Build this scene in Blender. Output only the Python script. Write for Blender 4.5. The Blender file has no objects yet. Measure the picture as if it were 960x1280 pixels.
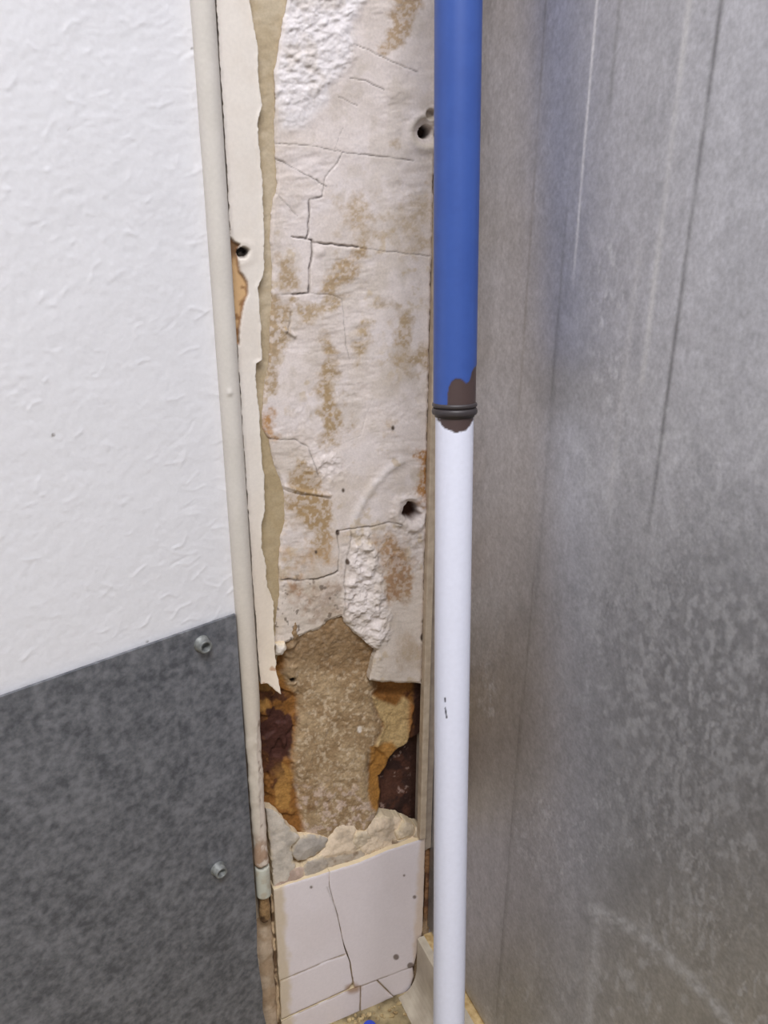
import bpy, bmesh, math
import numpy as np
from mathutils import Vector, Matrix

SC = bpy.context.scene
COL = SC.collection

# ------------------------------------------------------------------ camera
H = 0.75
FPX = 1040.0
PITCH = math.atan(FPX / 2500.0)
ROLL = math.radians(0.23)
r0 = np.array([1, 0, 0.0])
u0 = np.array([0, math.sin(PITCH), math.cos(PITCH)])
FW = np.array([0, math.cos(PITCH), -math.sin(PITCH)])
RT = r0 * math.cos(ROLL) + u0 * math.sin(ROLL)
UP = -r0 * math.sin(ROLL) + u0 * math.cos(ROLL)
CAM = np.array([0, 0, H])
cd = bpy.data.cameras.new('camera')
cam = bpy.data.objects.new('camera', cd)
COL.objects.link(cam)
cd.sensor_fit = 'HORIZONTAL'
cd.sensor_width = 36.0
cd.lens = 36.0 * FPX / 960.0
cd.clip_start = 0.01
mw = Matrix.Identity(4)
for i in range(3):
    mw[i][0], mw[i][1], mw[i][2], mw[i][3] = RT[i], UP[i], -FW[i], CAM[i]
cam.matrix_world = mw
SC.camera = cam

# ------------------------------------------------------------------ light
world = bpy.data.worlds.new('world')
SC.world = world
world.use_nodes = True
bg = world.node_tree.nodes['Background']
bg.inputs['Color'].default_value = (0.95, 0.97, 1.0, 1)
bg.inputs['Strength'].default_value = 0.31

ld = bpy.data.lights.new('ceiling_light', 'AREA')
ld.shape = 'RECTANGLE'
ld.size = 1.2
ld.size_y = 0.5
ld.energy = 41
ld.color = (0.985, 0.98, 1.0)
lo = bpy.data.objects.new('ceiling_light', ld)
COL.objects.link(lo)
lo.location = (0.15, -0.75, 2.35)
lo.rotation_euler = (math.radians(22), 0, 0)

vs = SC.view_settings
vs.view_transform = 'Standard'
vs.look = 'None'
vs.gamma = 1.0
vs.use_curve_mapping = False
vs.exposure = 0.26

# ------------------------------------------------------------------ geometry frames
ZV = np.array([0, 0, 1.0])


def ray(x, y):
    return FW + RT * (x - 480) / FPX - UP * (y - 640) / FPX


class Plane:
    """a wall: origin on the floor, horizontal direction U, normal N into the room"""
    def __init__(s, O, deg, flip=False):
        a = math.radians(deg)
        s.O = np.array(O, float)
        s.U = np.array([math.sin(a), math.cos(a), 0])
        s.N = np.cross(s.U, ZV)

    def pt(s, u, z, d=0.0):
        return s.O + s.U * u + ZV * z + s.N * d

    def proj(s, u, z, d):
        P = s.O + u[..., None] * s.U + z[..., None] * ZV + s.N * d - CAM
        w = P @ FW
        return 480 + FPX * (P @ RT) / w, 640 - FPX * (P @ UP) / w

    def un(s, x, y, d=0.0):
        r = ray(x, y)
        P = CAM + r * (((s.O + s.N * d) - CAM) @ s.N) / (r @ s.N)
        return (P - s.O) @ s.U, P[2]


rr_ = ray(516, 1238)
C0 = CAM + rr_ * (H / -rr_[2])            # foot of the back wall, next to the corner
PM = Plane(C0, 66)                          # narrow back wall (tiles and plaster)
UR = 0.017
PR = Plane(C0 + PM.U * UR, 156)             # right wall, runs from the corner to the viewer
ut, zt = PM.un(290, 500)
PT0 = PM.pt(ut, 0, 0.0)                     # foot of the rounded trim
PL = Plane(PT0, 51)                         # left wall

# ------------------------------------------------------------------ helpers
rng = np.random.default_rng(7)
TAB = rng.random((8, 256, 256))


def vnoise(x, y, k=0):
    xi = np.floor(x).astype(int); yi = np.floor(y).astype(int)
    fx = x - xi; fy = y - yi
    fx = fx * fx * (3 - 2 * fx); fy = fy * fy * (3 - 2 * fy)
    T = TAB[k % 8]
    a = T[yi & 255, xi & 255]; b = T[yi & 255, (xi + 1) & 255]
    c = T[(yi + 1) & 255, xi & 255]; d = T[(yi + 1) & 255, (xi + 1) & 255]
    return (a * (1 - fx) + b * fx) * (1 - fy) + (c * (1 - fx) + d * fx) * fy


def fbm(x, y, s, k=0, o=4):
    """0..1 fractal noise, s = feature size"""
    t = 0; a = 1; n = 0
    x = x / s + 31.7 * k; y = y / s + 17.3 * k
    for i in range(o):
        t = t + a * vnoise(x, y, k + i); n += a
        a *= 0.55; x = x * 2.03 + 5.1; y = y * 2.03 + 9.7
    return t / n


def segd(x, y, p, q):
    px, py = p; dx, dy = q[0] - px, q[1] - py
    t = np.clip(((x - px) * dx + (y - py) * dy) / (dx * dx + dy * dy + 1e-12), 0, 1)
    return np.hypot(x - px - t * dx, y - py - t * dy)


def lined(x, y, pts):
    d = np.full(x.shape, 1e9)
    for p, q in zip(pts[:-1], pts[1:]):
        d = np.minimum(d, segd(x, y, p, q))
    return d


def sdf(x, y, poly):
    d = np.full(x.shape, 1e9); ins = np.zeros(x.shape, bool)
    n = len(poly)
    for i in range(n):
        p = poly[i]; q = poly[(i + 1) % n]
        d = np.minimum(d, segd(x, y, p, q))
        if p[1] != q[1]:
            c = ((p[1] > y) != (q[1] > y)) & (x < (q[0] - p[0]) * (y - p[1]) / (q[1] - p[1]) + p[0])
            ins ^= c
    return np.where(ins, -d, d)


def sm(a, b, v):
    t = np.clip((v - a) / (b - a), 0, 1)
    return t * t * (3 - 2 * t)


def S(r, g, b):
    """sRGB 0..255 to linear"""
    c = np.array([r, g, b]) / 255.0
    return np.where(c <= 0.04045, c / 12.92, ((c + 0.055) / 1.055) ** 2.4)


def mix(c, col, m):
    return c * (1 - m[..., None]) + np.asarray(col) * m[..., None]


def mesh_np(name, V, F, cols=None, smooth=None, alpha=None):
    me = bpy.data.meshes.new(name)
    V = np.asarray(V, np.float32); F = np.asarray(F, np.int32)
    me.vertices.add(len(V)); me.vertices.foreach_set('co', V.ravel())
    me.loops.add(F.size); me.loops.foreach_set('vertex_index', F.ravel())
    me.polygons.add(len(F))
    me.polygons.foreach_set('loop_start', np.arange(0, F.size, F.shape[1], dtype=np.int32))
    me.polygons.foreach_set('loop_total', np.full(len(F), F.shape[1], np.int32))
    if smooth is not None:
        me.polygons.foreach_set('use_smooth', np.asarray(smooth, bool))
    me.update(calc_edges=True)
    me.validate()
    if cols is not None:
        at = me.color_attributes.new('Col', 'FLOAT_COLOR', 'POINT')
        c4 = np.ones((len(V), 4), np.float32); c4[:, :3] = cols
        if alpha is not None: c4[:, 3] = alpha
        at.data.foreach_set('color', c4.ravel())
    return me


def link(name, me, mat=None, parent=None):
    o = bpy.data.objects.new(name, me)
    COL.objects.link(o)
    if mat is not None and me is not None:
        me.materials.append(mat)
    if parent is not None:
        o.parent = parent
        o.matrix_parent_inverse = parent.matrix_world.inverted()
    return o


def tag(o, label=None, cat=None, kind=None, group=None):
    if label: o['label'] = label
    if cat: o['category'] = cat
    if kind: o['kind'] = kind
    if group: o['group'] = group
    return o


def empty(name, loc):
    o = bpy.data.objects.new(name, None)
    o.empty_display_size = 0.02
    COL.objects.link(o); o.location = Vector(loc)
    o.matrix_world = Matrix.Translation(Vector(loc))
    return o


def relief(name, plane, poly, d0, hfn, cfn, step=0.00075, thick=0.01, side=None,
           jag=(1.5, 7.0), mat=None, parent=None, seed=0, uz=False):
    """a slab of wall covering with a worked surface: outline given by photo measurements on
    the wall plane, surface height hfn (metres) and colour cfn, broken sides going back by thick"""
    if uz:
        q = np.array(poly)
    else:
        q = np.array([plane.un(x, y, d0) for x, y in poly])
    lo_, hi = q.min(0) - 3 * step, q.max(0) + 3 * step
    nu = int((hi[0] - lo_[0]) / step) + 2; nz = int((hi[1] - lo_[1]) / step) + 2
    us = lo_[0] + np.arange(nu) * step; zs = lo_[1] + np.arange(nz) * step
    U, Zg = np.meshgrid(us, zs)
    X, Y = plane.proj(U, Zg, d0)
    if uz:
        a, s_ = jag[0], jag[1]
        sd = sdf(U + a * (fbm(U, Zg, s_, seed) - .5), Zg + a * (fbm(U, Zg, s_, seed + 3) - .5), poly)
    else:
        a, s_ = jag
        sd = sdf(X + 2 * a * (fbm(X, Y, s_, seed) - .5), Y + 2 * a * (fbm(X, Y, s_, seed + 3) - .5), poly)
    ins = sd < 0
    keep = ins[:-1, :-1] | ins[:-1, 1:] | ins[1:, :-1] | ins[1:, 1:]
    gz, gu = np.gradient(sd)
    g2 = gz * gz + gu * gu + 1e-12
    out = sd > 0
    su = np.where(out, np.clip(-sd * gu / g2, -1, 1), 0)
    sz = np.where(out, np.clip(-sd * gz / g2, -1, 1), 0)
    h = hfn(X, Y, sd) + np.zeros(X.shape)
    c = cfn(X, Y, sd)
    if c.ndim == 1:
        c = np.broadcast_to(c, X.shape + (3,))
    P = plane.O + (U + su * step)[..., None] * plane.U + (Zg + sz * step)[..., None] * ZV + (d0 + h)[..., None] * plane.N
    used = np.zeros(X.shape, bool)
    used[:-1, :-1] |= keep; used[:-1, 1:] |= keep; used[1:, :-1] |= keep; used[1:, 1:] |= keep
    idx = np.full(X.shape, -1); idx[used] = np.arange(used.sum())
    F = np.stack([idx[:-1, :-1], idx[:-1, 1:], idx[1:, 1:], idx[1:, :-1]], -1)[keep]
    V = P[used]; CC = c[used]
    kp = np.pad(keep, 1)
    E = []
    # lower / upper / left / right boundary edges, oriented with their cell
    k = keep & ~kp[:-2, 1:-1]; E.append(np.stack([idx[:-1, :-1][k], idx[:-1, 1:][k]], -1))
    k = keep & ~kp[2:, 1:-1]; E.append(np.stack([idx[1:, 1:][k], idx[1:, :-1][k]], -1))
    k = keep & ~kp[1:-1, :-2]; E.append(np.stack([idx[1:, :-1][k], idx[:-1, :-1][k]], -1))
    k = keep & ~kp[1:-1, 2:]; E.append(np.stack([idx[:-1, 1:][k], idx[1:, 1:][k]], -1))
    E = np.concatenate(E)
    bv, inv = np.unique(E.ravel(), return_inverse=True)
    inv = inv.reshape(E.shape)
    nb = len(bv); n0 = len(V)
    Vf = V[bv]
    sc = CC[bv] if side is None else np.broadcast_to(np.asarray(side), (nb, 3))
    dn = (V[bv] - plane.O) @ plane.N
    back = Vf - plane.N * (dn - (d0 - thick))[:, None]
    mid = Vf - plane.N * 0.00012
    V = np.concatenate([V, mid, back]); CC = np.concatenate([CC, sc, sc * 0.97])
    a_, b_ = E[:, 0], E[:, 1]
    F0 = np.stack([b_, a_, n0 + inv[:, 0], n0 + inv[:, 1]], -1)
    F1 = np.stack([n0 + inv[:, 1], n0 + inv[:, 0], n0 + nb + inv[:, 0], n0 + nb + inv[:, 1]], -1)
    nf = len(F)
    F = np.concatenate([F, F0, F1])
    smo = np.zeros(len(F), bool); smo[:nf] = True
    return link(name, mesh_np(name, V, F, CC, smo), mat, parent)


def box_plane(name, plane, u0_, u1_, z0, z1, d0, d1, mat, parent=None, bev=0.0):
    bm = bmesh.new()
    vs_ = [bm.verts.new(plane.pt(u, z, d)) for d in (d0, d1) for z in (z0, z1) for u in (u0_, u1_)]
    for f in ((0, 1, 3, 2), (4, 6, 7, 5), (0, 4, 5, 1), (2, 3, 7, 6), (0, 2, 6, 4), (1, 5, 7, 3)):
        bm.faces.new([vs_[i] for i in f])
    bmesh.ops.recalc_face_normals(bm, faces=bm.faces)
    if bev:
        bmesh.ops.bevel(bm, geom=list(bm.edges), offset=bev, segments=2, profile=0.5, affect='EDGES')
    me = bpy.data.meshes.new(name); bm.to_mesh(me); bm.free()
    return link(name, me, mat, parent)


# ------------------------------------------------------------------ materials
def nodes(name):
    m = bpy.data.materials.new(name); m.use_nodes = True
    nt = m.node_tree
    return m, nt, nt.nodes['Principled BSDF']


def mat_relief(name, rough=0.9, grain=0.14, gscale=900, bump=0.25, bdist=0.0004, spec=0.25, metallic=0.0):
    """colour from the worked surface, with fine grain and pitting on top"""
    m, nt, b = nodes(name)
    at = nt.nodes.new('ShaderNodeAttribute'); at.attribute_name = 'Col'
    tc = nt.nodes.new('ShaderNodeTexCoord')
    n1 = nt.nodes.new('ShaderNodeTexNoise'); n1.inputs['Scale'].default_value = gscale
    n1.inputs['Detail'].default_value = 3
    mr = nt.nodes.new('ShaderNodeMapRange')
    mr.inputs['From Min'].default_value = 0.3; mr.inputs['From Max'].default_value = 0.7
    mr.inputs['To Min'].default_value = 1 - grain; mr.inputs['To Max'].default_value = 1 + grain
    vm = nt.nodes.new('ShaderNodeVectorMath'); vm.operation = 'SCALE'
    L = nt.links
    L.new(tc.outputs['Object'], n1.inputs['Vector'])
    L.new(n1.outputs['Fac'], mr.inputs['Value'])
    L.new(at.outputs['Color'], vm.inputs[0]); L.new(mr.outputs['Result'], vm.inputs['Scale'])
    L.new(vm.outputs['Vector'], b.inputs['Base Color'])
    n2 = nt.nodes.new('ShaderNodeTexNoise'); n2.inputs['Scale'].default_value = gscale * 0.6
    n2.inputs['Detail'].default_value = 5
    bp = nt.nodes.new('ShaderNodeBump'); bp.inputs['Strength'].default_value = bump
    bp.inputs['Distance'].default_value = bdist
    L.new(tc.outputs['Object'], n2.inputs['Vector']); L.new(n2.outputs['Fac'], bp.inputs['Height'])
    L.new(bp.outputs['Normal'], b.inputs['Normal'])
    b.inputs['Roughness'].default_value = rough
    b.inputs['Specular IOR Level'].default_value = spec
    if metallic:
        # rubbed and chalky marks (low alpha) are not metallic
        mm = nt.nodes.new('ShaderNodeMath'); mm.operation = 'MULTIPLY'; mm.inputs[1].default_value = metallic
        L.new(at.outputs['Alpha'], mm.inputs[0]); L.new(mm.outputs[0], b.inputs['Metallic'])
    return m


def mat_noise(name, c0, c1, scale=200, rough=0.6, bump=0.15, bdist=0.0005, detail=6, lo=0.35, hi=0.65, spec=0.4, metallic=0.0):
    m, nt, b = nodes(name)
    tc = nt.nodes.new('ShaderNodeTexCoord')
    n1 = nt.nodes.new('ShaderNodeTexNoise'); n1.inputs['Scale'].default_value = scale
    n1.inputs['Detail'].default_value = detail
    cr = nt.nodes.new('ShaderNodeValToRGB')
    cr.color_ramp.elements[0].position = lo; cr.color_ramp.elements[1].position = hi
    cr.color_ramp.elements[0].color = (*S(*c0), 1); cr.color_ramp.elements[1].color = (*S(*c1), 1)
    bp = nt.nodes.new('ShaderNodeBump'); bp.inputs['Strength'].default_value = bump
    bp.inputs['Distance'].default_value = bdist
    L = nt.links
    L.new(tc.outputs['Object'], n1.inputs['Vector']); L.new(n1.outputs['Fac'], cr.inputs['Fac'])
    L.new(cr.outputs['Color'], b.inputs['Base Color'])
    L.new(n1.outputs['Fac'], bp.inputs['Height']); L.new(bp.outputs['Normal'], b.inputs['Normal'])
    b.inputs['Roughness'].default_value = rough
    b.inputs['Specular IOR Level'].default_value = spec
    b.inputs['Metallic'].default_value = metallic
    return m


M_PLASTER = mat_relief('plaster_surface', 0.92, 0.07, 700, 0.2)
M_PAINT = mat_relief('old_cream_paint', 0.6, 0.03, 500, 0.1, 0.0003, 0.35)
M_WALLPAPER = mat_relief('painted_textured_wallpaper', 0.85, 0.02, 500, 0.22, 0.0004, 0.3)
M_CAVITY = mat_relief('damp_mortar', 0.75, 0.2, 600, 0.6, 0.0008, 0.35)
M_TILE = mat_relief('glazed_wall_tile', 0.35, 0.025, 400, 0.03, 0.0002, 0.5)
M_METAL = mat_relief('galvanised_steel', 0.44, 0.10, 500, 0.08, 0.0002, 0.5, 0.8)
M_POLE = mat_relief('painted_pole', 0.42, 0.02, 300, 0.03, 0.0002, 0.5)
M_BACK = mat_noise('brown_rough_masonry', (58, 44, 34), (96, 76, 58), 150, 0.95, 0.5, 0.001)
M_WALLPLAIN = mat_noise('plain_painted_wall', (218, 216, 220), (224, 222, 226), 60, 0.9, 0.1)
M_BOARD = None

# ------------------------------------------------------------------ the setting
# floor: a slab of old beige screed
bm = bmesh.new()
ring = [PM.pt(-1.7, 0, -0.03), PM.pt(UR + 0.03, 0, -0.03), PR.pt(1.9, 0, -0.03), PR.pt(1.9, 0, 1.7)]
vt = [bm.verts.new(p) for p in ring]; vb = [bm.verts.new(p - ZV * 0.03) for p in ring]
bm.faces.new(vt); bm.faces.new(vb[::-1])
for i in range(4):
    bm.faces.new([vt[i], vb[i], vb[(i + 1) % 4], vt[(i + 1) % 4]])
bmesh.ops.recalc_face_normals(bm, faces=bm.faces)
me = bpy.data.meshes.new('floor'); bm.to_mesh(me); bm.free()
M_FLOOR = mat_noise('dirty_yellow_screed', (112, 98, 72), (190, 172, 132), 70, 0.9, 0.6, 0.002)
tag(link('floor', me, M_FLOOR), 'dirty yellowish floor at the foot of the tiled wall', 'floor', 'structure')

WALLTOP = 2.4
wb = box_plane('wall_back', PM, ut - 0.03, UR + 0.02, 0, WALLTOP, -0.10, -0.024, M_BACK)
tag(wb, 'narrow damaged wall of cracked plaster, open cavity and broken tiles', 'wall', 'structure')
wr = box_plane('wall_right', PR, -0.01, 1.6, 0, WALLTOP, -0.06, -0.0022, M_WALLPLAIN)
tag(wr, 'wall behind the galvanised metal sheet', 'wall', 'structure')

# ---- measured outlines (pixels of the photograph on the back wall plane)
cream_edge = [(306, -260), (311, 0), (317, 33), (322, 62), (322, 96), (327, 133), (322, 154), (324, 187), (328, 233),
              (329, 271), (330, 300), (330, 317), (329, 346), (322, 358), (325, 400), (328, 450), (319, 454),
              (320, 487), (324, 515), (326, 561), (330, 600), (331, 640), (327, 655), (327, 686), (332, 707),
              (334, 735), (341, 750), (342, 800), (343, 840), (347, 860)]
plaster_left = [(364, -260), (359, 0), (351, 46), (343, 92), (345, 125), (343, 167), (345, 208), (347, 229), (340, 258),
                (337, 300), (341, 330), (340, 372), (337, 420), (336, 457), (330, 486), (328, 536), (336, 550),
                (342, 577), (355, 611), (357, 648), (351, 673), (349, 707), (350, 740), (346, 775), (344, 808)]
hole_top = [(346, 812), (360, 802), (380, 793), (398, 787), (410, 777), (427, 770), (430, 778), (440, 788),
            (453, 800), (463, 808), (470, 812), (467, 823), (462, 850), (493, 852), (530, 855)]


def corner_x(y, u=0.0015):
    # photo x of the vertical line u on the back wall
    z = np.interp(-y, [-1238, -1041, -656, -98, 149], [0, .2, .5, .8, .9])
    return float(PM.proj(np.array(u), np.array(z), 0.0)[0])


right_edge = [(corner_x(y), y) for y in (855, 700, 500, 300, 100, 0, -260)]

cracks = [  # (points, half width px, depth mm, darkness)
    ([(345, 179), (388, 182), (428, 190), (463, 194), (517, 201)], 0.8, 1.2, 0.75),
    ([(345, 198), (376, 215), (409, 233)], 0.8, 1.2, 0.8),
    ([(428, 190), (422, 204), (407, 221), (402, 246)], 0.8, 1.2, 0.6),
    ([(402, 246), (387, 249), (387, 271), (385, 292), (383, 297)], 1.1, 2.5, 0.95),
    ([(365, 296), (390, 300)], 1.1, 2.5, 0.9),
    ([(390, 300), (392, 304), (417, 306), (447, 309)], 1.3, 3.0, 0.9),
    ([(447, 309), (480, 314), (538, 320)], 0.7, 1.0, 0.55),
    ([(390, 304), (390, 321), (387, 337), (387, 367), (367, 368)], 1.2, 2.8, 0.95),
    ([(367, 368), (345, 369)], 0.7, 1.0, 0.5),
    ([(387, 367), (417, 369), (428, 375), (430, 400), (432, 429), (438, 450)], 0.7, 0.9, 0.45),
    ([(343, 239), (359, 256), (372, 270)], 0.6, 0.8, 0.5),
    ([(442, 55), (467, 66), (488, 77), (522, 90)], 0.7, 1.0, 0.55),
    ([(438, 98), (457, 101), (480, 112)], 0.7, 1.0, 0.65),
    ([(424, 121), (447, 133)], 0.6, 0.8, 0.55),
    ([(428, 160), (419, 186)], 0.5, 0.6, 0.35),
    ([(336, 549), (367, 550), (386, 559), (392, 577), (397, 594)], 0.8, 1.0, 0.65),
    ([(355, 613), (376, 619), (413, 623)], 0.8, 1.3, 0.55),
    ([(351, 725), (397, 725), (422, 715)], 1.2, 2.2, 0.9),
    ([(422, 715), (424, 690), (422, 665)], 0.8, 1.3, 0.6),
    ([(422, 665), (438, 661), (463, 659), (488, 653), (501, 655)], 1.0, 1.6, 0.75),
    ([(438, 661), (440, 673), (434, 698), (430, 723), (431, 770)], 0.9, 1.5, 0.55),
    ([(364, 390), (363, 403), (358, 417)], 0.8, 1.5, 0.6),
    ([(418, 560), (450, 545), (465, 500)], 0.5, 0.5, 0.15),
]
stains = [  # polygon, rgb, strength, softness px
    ([(486, -80), (545, -80), (530, 0), (517, 33), (501, 58), (480, 73), (476, 58), (488, 25)], (166, 140, 106), .95, 10),
    ([(435, 245), (455, 235), (470, 290), (466, 312), (440, 310)], (170, 146, 110), .8, 26),
    ([(447, 308), (466, 306), (445, 354), (413, 370), (392, 370), (422, 333)], (165, 140, 104), .95, 12),
    ([(347, 318), (362, 325), (377, 352), (373, 364), (347, 366)], (166, 142, 108), .95, 10),
    ([(330, 372), (367, 375), (363, 417), (349, 450), (342, 490), (320, 490), (328, 430)], (162, 138, 103), .95, 12),
    ([(368, 382), (420, 370), (428, 380), (400, 400), (375, 405)], (166, 142, 106), .9, 12),
    ([(405, 420), (420, 430), (418, 480), (434, 548), (409, 558), (397, 520), (395, 480), (404, 450)], (160, 134, 94), .95, 16),
    ([(455, 394), (466, 402), (457, 450), (446, 460), (440, 433)], (170, 146, 108), .9, 14),
    ([(494, 392), (513, 385), (520, 408), (515, 435), (540, 430), (540, 460), (515, 462), (497, 450)], (168, 144, 108), .9, 14),
    ([(500, 255), (540, 235), (540, 312), (505, 312), (490, 290)], (176, 154, 120), .7, 28),
    ([(374, 575), (392, 582), (403, 611), (415, 623), (416, 650), (411, 673), (410, 700), (395, 700), (384, 668), (364, 655), (360, 632), (357, 607)], (158, 130, 88), .97, 13),
    ([(355, 690), (420, 680), (418, 712), (360, 720)], (178, 146, 108), .6, 30),
    ([(465, 670), (497, 668), (515, 690), (520, 723), (514, 748), (490, 756), (480, 740), (474, 700)], (162, 130, 92), .95, 14),
    ([(480, 690), (505, 692), (512, 735), (490, 745)], (146, 108, 76), .6, 20),
    ([(520, 570), (545, 550), (545, 640), (518, 632), (524, 600)], (160, 112, 54), .95, 10),
    ([(327, 500), (345, 515), (346, 548), (328, 545)], (168, 120, 58), .9, 14),
    ([(355, 722), (380, 730), (380, 760), (365, 752)], (150, 112, 76), .8, 14),
    ([(395, 735), (432, 725), (430, 772), (395, 775)], (150, 124, 100), .6, 26),
    ([(484, 528), (495, 530), (496, 543), (484, 543)], (170, 144, 104), .85, 8),
    ([(498, 795), (522, 795), (520, 832), (500, 832)], (170, 146, 116), .6, 24),
    ([(470, 378), (494, 374), (492, 386), (472, 386)], (158, 138, 110), .7, 10),
    ([(488, 175), (498, 175), (498, 184), (488, 184)], (168, 148, 120), .8, 8),
]
patch_top = [(361, -80), (460, -80), (453, 0), (442, 25), (442, 54), (430, 88), (413, 108), (411, 125), (397, 142), (380, 160), (350, 162), (345, 125), (345, 92), (351, 46)]
patch_low = [(430, 777), (432, 737), (438, 700), (446, 672), (462, 664), (470, 690), (475, 705), (480, 722), (483, 750), (487, 780), (490, 787), (480, 803), (470, 808), (462, 807), (440, 788)]
ridge_arc = [(442, 665), (445, 645), (455, 625), (470, 603), (488, 586), (502, 577)]


def plaster_h(X, Y, sd):
    h = 0.0016 * (fbm(X, Y, 130, 1, 3) - .5) + 0.0009 * (fbm(X, Y, 22, 2, 4) - .5)
    h = h + 0.0012 * (fbm(X * .6 + .3 * Y, Y * 1.5, 14, 3, 4) - .5) * sm(.40, .62, fbm(X, Y, 70, 7, 2))
    h = h + 0.0014 * (fbm(X, Y, 6, 1, 4) - .5) * sm(.42, .62, fbm(X, Y, 60, 5, 3)) * sm(380, 620, Y)
    # rough filler
    w = sm(9, -12, sdf(X + 22 * (fbm(X, Y, 18, 4) - .5), Y + 14 * (fbm(X, Y, 15, 2) - .5), patch_top)) * (.45 + .55 * sm(.35, .6, fbm(X, Y, 40, 1)))
    rough = .55 * fbm(X, Y * 1.25, 8, 5, 5) + .45 * fbm(X + .5 * Y, Y * 1.5, 22, 3, 3)
    h += w * (0.0008 + 0.0042 * (rough - .45))
    w = sm(5, -7, sdf(X + 16 * (fbm(X, Y, 14, 3) - .5), Y + 10 * (fbm(X, Y, 14, 1) - .5), patch_low))
    h += w * (0.0013 + 0.0065 * (fbm(X, Y, 11, 6, 5) - .42))
    a = sm(16, 0, np.hypot(X - 415, Y - 585) - 10)
    h += a * 0.0036 * (fbm(X, Y, 10, 2, 4) - .35)
    # curved trowel ridge
    h += 0.0011 * np.exp(-(lined(X, Y, ridge_arc) / 5.0) ** 2)
    # screw hole dimples
    r1 = np.hypot(X - 533, (Y - 165) * .92)
    h += 0.0012 * np.exp(-((r1 - 20) / 5) ** 2) - 0.0022 * sm(18, 8, r1) - 0.010 * sm(9.5, 6.5, r1 + 4 * (fbm(X, Y, 6, 3) - .5))
    r1b = np.hypot(X - 539, Y - 143)
    h -= 0.004 * sm(8, 4, r1b)
    r2 = np.hypot(X - 514, Y - 640) + 9 * (fbm(X, Y, 9, 1) - .5)
    h += 0.0022 * np.exp(-((r2 - 19) / 5) ** 2) - 0.011 * sm(13, 7, r2)
    h += 0.0030 * sm(20, 6, np.hypot(X - 517, Y - 668)) * fbm(X, Y, 7, 2)
    # cracks with slightly stepped sides
    Xc = X + 3.0 * (fbm(X, Y, 9, 6, 4) - .5); Yc = Y + 3.0 * (fbm(X, Y, 9, 7, 4) - .5)
    for pts, hw, dp, dk in cracks:
        d = lined(Xc, Yc, pts)
        h = h - dp * 0.0006 * np.exp(-(d / (hw * .9)) ** 2) * (.3 + .7 * sm(.3, .55, fbm(X, Y, 25, 2)))
    # raised lips
    h += 0.0012 * np.exp(-(lined(X, Y, [(357, 608), (380, 615), (412, 619)]) / 2.2) ** 2)
    h += 0.0016 * np.exp(-(lined(X, Y, [(358, 413), (368, 420)]) / 2.5) ** 2)
    h += 0.0012 * sm(10, 0, np.hypot(X - 399, Y - 315)) * (X > 391) * (Y > 308)
    # slab that has slipped at the lower right, and the edge of the hole
    h += 0.002 * sm(460, 475, X) * sm(770, 820, Y) * sm(545, 470, X)
    h -= 0.0012 * sm(3, 0, -sd)
    return h


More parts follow.
